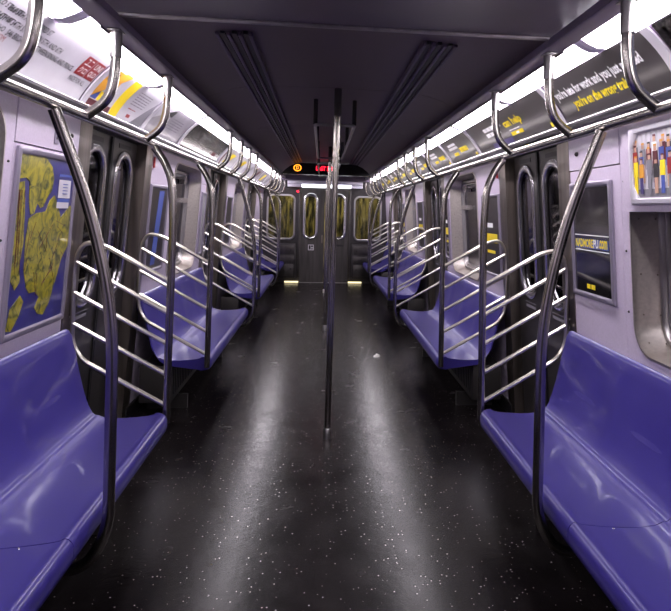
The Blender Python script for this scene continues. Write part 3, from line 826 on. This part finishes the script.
# right: screen
o, f, u0, u1 = card(1, .95, 2.09, M['ad_glossy'], 'dark screen with faint blue writing, upper right corner')
bm = bmesh.new()
for k in range(3): strokes(bm, f, -1.98, -1.45 + .1 * k, .165 - k * .042, .018, R_, wmin=.03, wmax=.09)
obj('screen_text', bm, M['screen_text'], o)
bm = bmesh.new()
for a, b, c, d_ in ((u0 + .004, u1 - .004, .22, .245), (u0 + .004, u1 - .004, .008, .03), (u0 + .004, u0 + .04, .03, .22)): slab(bm, f, a, b, c, d_, -.006, -.0003, 1, 2)
split_obj('screen_bezel', bm, M['sign_black'], o)
# right: late for work
o, f, u0, u1 = card(1, 2.17, 3.20, M['ad_black'], 'charcoal card reading you are late for work in white, on the wrong train in yellow')
text('card_text', "you're late for work and you just realized", f, -3.16, .122, .068, .88, M['ink_white'], o, bold=.032)
text('card_text', "you're on the wrong train", f, -3.02, .050, .068, .56, M['ink_yellow'], o, bold=.032)
# right: can help
o, f, u0, u1 = card(1, 3.28, 4.98, M['ad_black'], 'long charcoal card with yellow words can help, above the nearest right doorway')
text('card_text', 'can help', f, -4.14, .105, .075, .36, M['ink_yellow'], o, bold=.032)
bm = bmesh.new(); strokes(bm, f, -4.62, -4.20, .150, .030, R_, wmin=.05, wmax=.1); strokes(bm, f, -4.62, -4.28, .105, .030, R_, wmin=.05, wmax=.1); obj('card_text', bm, M['ink_white'], o)
bm = bmesh.new(); slab(bm, f, -4.10, -3.86, .055, .080, -.001, -.0003, 1, 2); slab(bm, f, -3.42, -3.36, .02, .045, -.001, -.0003, 1, 2); split_obj('card_print', bm, M['ink_yellow'], o)
bm = bmesh.new(); strokes(bm, f, -4.10, -3.90, .092, .006, R_); slab(bm, f, -4.0, -3.94, .06, .074, -.002, -.0012, 1, 1); split_obj('card_print', bm, M['ink_white'], o)
bm = bmesh.new(); slab(bm, f, -4.6, -4.12, .008, .05, -.001, -.0003, 1, 2); split_obj('card_print', bm, M['purple_dark'], o)
far_r = [(5.06, 6.09, 'charcoal card with white words and big yellow word, first past the nearest right doorway'), (6.17, 7.10, 'charcoal card with white and yellow words, second past the nearest right doorway'),
         (7.18, 8.11, 'charcoal card with yellow word above the second right doorway'), (8.19, 9.16, 'dark card just past the second right doorway'),
         (9.24, 10.16, 'dark card above the third right bench'), (10.24, 11.21, 'striped dark card with a yellow speck near the far right end'),
         (11.29, 12.26, 'dark card above the third right doorway'), (12.34, 13.5, 'farthest dark card on the right next to the end wall')]
for i, (a, b, lab) in enumerate(far_r):
    o, f, u0, u1 = card(1, a, b, M['ad_black'], lab)
    bm = bmesh.new(); strokes(bm, f, u0 + .18, u0 + .48, .170, .026, R_, wmin=.05, wmax=.1); strokes(bm, f, u0 + .14, u0 + .48, .135, .026, R_, wmin=.05, wmax=.1); obj('card_text', bm, M['ink_white'], o)
    bm = bmesh.new(); strokes(bm, f, u0 + .50, u0 + .78, .085, .045, R_, wmin=.08, wmax=.14); strokes(bm, f, u0 + .22, u0 + .40, .07, .03, R_, wmin=.05, wmax=.08); slab(bm, f, u1 - .1, u1 - .05, .02, .04, -.001, -.0003)
    obj('card_text', bm, M['ink_yellow'], o)

# ------------------------------------------------------------------ wall frames
def frame_board(name, s, y0, y1, z0, z1, label, cat, printm, fw=.029, off=-.002, group=None):
    t = thing(name, label, cat, (s * W(z0), (y0 + y1) / 2, z0), group)
    f = lambda u, v, d: (s * (W(v) + off + d), (u if s < 0 else -u), v)
    u0, u1 = (y0, y1) if s < 0 else (-y1, -y0)
    cu, cv, hw, hh = (u0 + u1) / 2, (z0 + z1) / 2, (u1 - u0) / 2, (z1 - z0) / 2
    bm = bmesh.new(); rr_frame(bm, f, cu, cv, hw, hh, .008, fw, -.016, 0); obj('frame', bm, M['wall_frame'], t)
    bm = bmesh.new(); slab(bm, f, u0 + fw - .004, u1 - fw + .004, z0 + fw - .004, z1 - fw + .004, -.006, -.001, 1, 4); obj('print', bm, printm, t)
    return t, f, u0 + fw, u1 - fw, z0 + fw, z1 - fw
# subway map, left foreground
t, f, a, b, c, d_ = frame_board('framed_map', -1, 2.79, 3.435, .97, 1.79, 'framed yellow and blue transit map on the left wall above the purple bench', 'map', M['map_blue'])
U = lambda x: a + (b - a) * x
V = lambda y: d_ - (d_ - c) * y
def land(pts, dd=-.008):
    bm = bmesh.new(); poly(bm, f, [(U(x), V(y)) for x, y in pts], dd, -.0062); return bm
shapes = [[(0, 0), (.42, 0), (.55, .05), (.60, .12), (.58, .19), (.50, .24), (.45, .29), (.40, .30), (.34, .27), (.30, .33), (.24, .34), (.20, .27), (.18, .15), (.12, .13), (0, .14)],
          [(0, .16), (.10, .15), (.13, .25), (.15, .35), (.17, .50), (.14, .62), (.17, .72), (.10, .76), (.02, .70), (.0, .62)],
          [(.22, .36), (.34, .33), (.50, .32), (.56, .25), (.64, .22), (.74, .30), (.80, .36), (.98, .28), (1.0, .30), (1.0, .55), (.90, .62), (.84, .72), (.78, .80), (.72, .90), (.62, .96), (.52, .94), (.46, .90), (.52, .84), (.44, .80), (.34, .80), (.28, .76), (.22, .66), (.20, .50)],
          [(.06, .86), (.20, .80), (.26, .84), (.20, .92), (.10, .99), (.02, .98)]]
for k, sh in enumerate(shapes): obj('map_land', land(sh), M['map_land'], t)
bm = bmesh.new(); slab(bm, f, U(.70), U(.94), V(.235), V(.12), -.0095, -.0082); slab(bm, f, U(.69), U(.93), V(.30), V(.262), -.0095, -.0082); obj('map_key', bm, M['ad_white'], t, label='white key box')
bm = bmesh.new(); slab(bm, f, U(.69), U(.94), V(.262), V(.24), -.0098, -.0082); slab(bm, f, U(.70), U(.96), V(.10), V(.085), -.0075, -.0062)
for k in range(4): slab(bm, f, U(.78) , U(.88), V(.21 - k * .02), V(.205 - k * .02), -.0105, -.0096)
obj('map_text', bm, M['ink_blue'], t)
bm = bmesh.new(); slab(bm, f, U(.92), U(1.0), V(.08), V(.02), -.0075, -.0062); obj('map_land', bm, M['map_land'], t)
bm = bmesh.new()
rl = random.Random(5)
for k in range(16):
    x0, y0 = rl.uniform(.25, .9), rl.uniform(.36, .7); x1, y1 = x0 + rl.uniform(-.2, .2), y0 + rl.uniform(.03, .15)
    x1 = min(max(x1, .22), .97)
    tube(bm, [f(U(x0), V(y0), -.0082), f(U(x1), V(y1), -.0082)], .0011, 5)
for k in range(8):
    x0 = rl.uniform(.02, .12); tube(bm, [f(U(x0), V(.2), -.0082), f(U(x0 + .03), V(rl.uniform(.4, .68)), -.0082)], .0011, 5)
obj('map_lines', bm, M['ink_maroon'], t)

# dark poster, right foreground
t, f, a, b, c, d_ = frame_board('framed_poster', 1, 2.925, 3.43, 1.125, 1.735, 'framed dark poster with yellow web address strip on the near right wall', 'poster', M['ad_glossy'])
mw = b - a
bm = bmesh.new()
for p, q, r_, w_ in ((.03, .95, .455, .005), (.03, .95, .60, .005)): slab(bm, f, a + p * mw, a + q * mw, d_ - r_ * (d_ - c), d_ - r_ * (d_ - c) + w_, -.0075, -.0062)
split_obj('poster_line', bm, M['ink_white'], t)
bm = bmesh.new(); slab(bm, f, a + .04 * mw, a + .94 * mw, d_ - .575 * (d_ - c), d_ - .49 * (d_ - c), -.0075, -.0062); obj('poster_strip', bm, M['ink_blue'], t, label='dark strip behind the yellow address')
zt = d_ - .568 * (d_ - c)
text('poster_text', 'NADMORE', f, a + .05 * mw, zt, .045, .50 * mw, M['ink_yellow'], t, d=-.0085, bold=.03)
text('poster_text', 'PU', f, a + .56 * mw, zt, .045, .13 * mw, M['ink_white'], t, d=-.0085, bold=.03)
text('poster_text', '.com', f, a + .70 * mw, zt, .045, .22 * mw, M['ink_yellow'], t, d=-.0085, bold=.03)
bm = bmesh.new(); strokes(bm, f, a + .33 * mw, a + .55 * mw, d_ - .96 * (d_ - c), .024, R_, d=-.0075); obj('poster_text', bm, M['ink_yellow'], t)

# crowd picture on a raised board, right edge
t = thing('picture_board', 'pale wall board with a framed photo of a colourful crowd, right edge of view', 'picture', (1.33, 1.7, 1.58))
f = lambda u, v, d: ((W(v) - .022 + d), -u, v)
bm = bmesh.new(); slab(bm, f, -2.775, -1.0, 1.58, 2.005, 0, .020, 1, 3); obj('board', bm, M['wall'], t)
bm = bmesh.new(); rr_frame(bm, f, -2.05, 1.775, .63, .165, .01, .028, -.02, 0); obj('frame', bm, M['trim_white'], t)
bm = bmesh.new(); slab(bm, f, -2.655, -1.445, 1.635, 1.915, -.006, -.001); obj('print', bm, M['ad_white'], t)
bm = bmesh.new(); slab(bm, f, -2.65, -1.45, 1.638, 1.675, -.008, -.0062); obj('print_ground', bm, M['ink_grey'], t)
bm = bmesh.new()
for k in range(30): slab(bm, f, -2.648 + k * .04, -2.625 + k * .04, 1.87 + R_.uniform(-.04, 0), 1.91, -.0075, -.0062)
obj('print_ceiling', bm, M['trim_white'], t)
cols = ['ink', 'ink_yellow', 'ink_maroon', 'ink_blue', 'ink_red', 'ink_orange', 'purple_dark', 'ink_grey', 'skin', 'ink_white']
rp = random.Random(11)
parts = {}
for row, (zb, hgt) in enumerate(((1.70, .19), (1.68, .18), (1.655, .165))):
    for k in range(22):
        u = -2.63 + k * .054 + rp.uniform(-.008, .008); dd = -.008 - row * .0012
        h = hgt * rp.uniform(.85, 1.08)
        for cc, (p0, p1, wd) in ((rp.choice(cols), (0, .45, .026)), (rp.choice(cols), (.45, .84, .038)), ('skin', (.85, .96, .020)), (rp.choice(['ink', 'ink_maroon', 'ink_orange']), (.95, 1.0, .021))):
            b_ = parts.setdefault(cc, bmesh.new())
            slab(b_, f, u - wd / 2, u + wd / 2, zb + h * p0, zb + h * p1, dd - .001, dd)
for cc, b_ in parts.items(): obj('print_crowd', b_, M[cc], t)

# small framed posters on the farther walls
n_ = 0
for s in (-1, 1):
    for (a, b, lab, m) in ((4.88, 5.42, 'near end of the second %s bench' % SIDE[s], 'ad_black'), (6.91, 7.15, 'far end of the second %s bench' % SIDE[s], 'ad_grey' if s < 0 else 'ad_glossy'),
                           (8.67, 9.20, 'near end of the third %s bench' % SIDE[s], 'ad_black'), (10.67, 10.93, 'far end of the third %s bench' % SIDE[s], 'ad_glossy')):
        t, f, u0, u1, c, d_ = frame_board('framed_poster', s, a, b, 1.05, 1.72, 'narrow framed poster, %s' % lab, 'poster', M[m], fw=.024, group='narrow framed wall posters')
        mw = u1 - u0
        if s < 0 and a < 6:
            bm = bmesh.new(); poly(bm, f, [(u0 + .3 * mw, c + .03), (u0 + .55 * mw, c + .03), (u0 + .8 * mw, d_ - .02), (u0 + .5 * mw, d_ - .02)], -.0075, -.0062); split_obj('poster_print', bm, M['ink_blue'], t)
        if s > 0:
            bm = bmesh.new(); slab(bm, f, u0 + .1 * mw, u0 + .85 * mw, d_ - .60 * (d_ - c), d_ - .48 * (d_ - c), -.0075, -.0062); slab(bm, f, u0 + .2 * mw, u0 + .7 * mw, d_ - .74 * (d_ - c), d_ - .70 * (d_ - c), -.0075, -.0062); split_obj('poster_print', bm, M['ink_yellow'], t)
            bm = bmesh.new(); slab(bm, f, u0 + .2 * mw, u0 + .6 * mw, d_ - .40 * (d_ - c), d_ - .34 * (d_ - c), -.0075, -.0062); split_obj('poster_print', bm, M['ink_white'], t)

# wall bolts, latch plates, door alarms
for s in (-1, 1):
    f = wallmap(s)
    t = thing('latch_plate', 'small steel latch plate on the pale wall above the %s' % ('map, left foreground' if s < 0 else 'dark poster, near right'), 'latch', (s * 1.32, 3.1, 1.87), 'wall latch plates')
    bm = bmesh.new(); slab(bm, f, 3.14, 3.185, 1.835, 1.905, -.009, -.0045); obj('plate', bm, M['wall_frame'], t)
    bm = bmesh.new(); slab(bm, f, 3.155, 3.165, 1.855, 1.875, -.012, -.0092); obj('keyhole', bm, M['ink'], t)
    bm = bmesh.new(); p = Vector(f(3.325, 1.89, -.008)); bmesh.ops.create_icosphere(bm, subdivisions=2, radius=.013, matrix=Matrix.Translation(p))
    obj('wall_knob', bm, M['heater'], bpy.data.objects['wall_' + SIDE[s]])
    for z, nm in ((1.72, 'upper'), (1.40, 'middle'), (1.12, 'lower')):
        bm = bmesh.new(); p = Vector(f(2.735 if s < 0 else 2.81, z, -.001)); bmesh.ops.create_uvsphere(bm, u_segments=10, v_segments=6, radius=.006, matrix=Matrix.Translation(p))
        obj('wall_bolt', bm, M['heater'], bpy.data.objects['wall_' + SIDE[s]])
    bm = bmesh.new(); slab(bm, f, 4.90, 4.93, 1.84, 1.92, -.012, -.0045)
    tag(obj('emergency_handle', bm, M['ink_red']), 'small red emergency pull on the wall past the nearest %s doorway' % SIDE[s], 'handle')

# scrap of paper on the floor
bm = bmesh.new()
cx, cy = .56, 6.85
pts = [(-.05, -.01), (-.02, -.03), (.03, -.025), (.055, .01), (.03, .03), (.0, .045), (-.02, .015)]
A = [bm.verts.new((cx + x * .75, cy + y * 1.5, .001)) for x, y in pts]; B = [bm.verts.new((cx + x * .6, cy + y * 1.1, .016 + .008 * ((i * 7) % 3) / 2)) for i, (x, y) in enumerate(pts)]
bm.faces.new(A[::-1]); bm.faces.new(B)
for k in range(len(A)): bm.faces.new((A[k], A[(k + 1) % 7], B[(k + 1) % 7], B[k]))
tag(obj('paper_scrap', bm, M['paper']), 'tiny crumpled white paper scrap on the dark floor right of the pole', 'litter')

# ------------------------------------------------------------------ world, camera, view
w = bpy.data.worlds.new('World'); scene.world = w; w.use_nodes = True
w.node_tree.nodes['Background'].inputs[0].default_value = (.01, .009, .012, 1)
w.node_tree.nodes['Background'].inputs[1].default_value = .3

FPX, VX, VY = 640.0, 322.0, 211.0
YAW, ROLL = math.radians(6.6), math.radians(1.4)
cd = bpy.data.cameras.new('camera'); co = bpy.data.objects.new('camera', cd); COL.objects.link(co)
co.location = CAM
R0 = Matrix.Rotation(-YAW, 3, 'Z') @ Matrix.Rotation(math.radians(90), 3, 'X')
R1 = R0 @ Matrix.Rotation(ROLL, 3, 'Z')           # scene turns clockwise in the picture
co.rotation_euler = R1.to_euler()
cd.sensor_fit = 'HORIZONTAL'; cd.sensor_width = 36; cd.lens = 36 * FPX / 671
dc = R1.transposed() @ Vector((0, 1, 0))
u = FPX * dc.x / -dc.z; v = FPX * dc.y / -dc.z
cd.shift_x = (335.5 + u - VX) / 671; cd.shift_y = -(305.5 - v - VY) / 671
cd.clip_start = .05
scene.camera = co
vs = scene.view_settings; vs.view_transform = 'Standard'; vs.look = 'None'; vs.gamma = 1; vs.use_curve_mapping = False; vs.exposure = 0.0
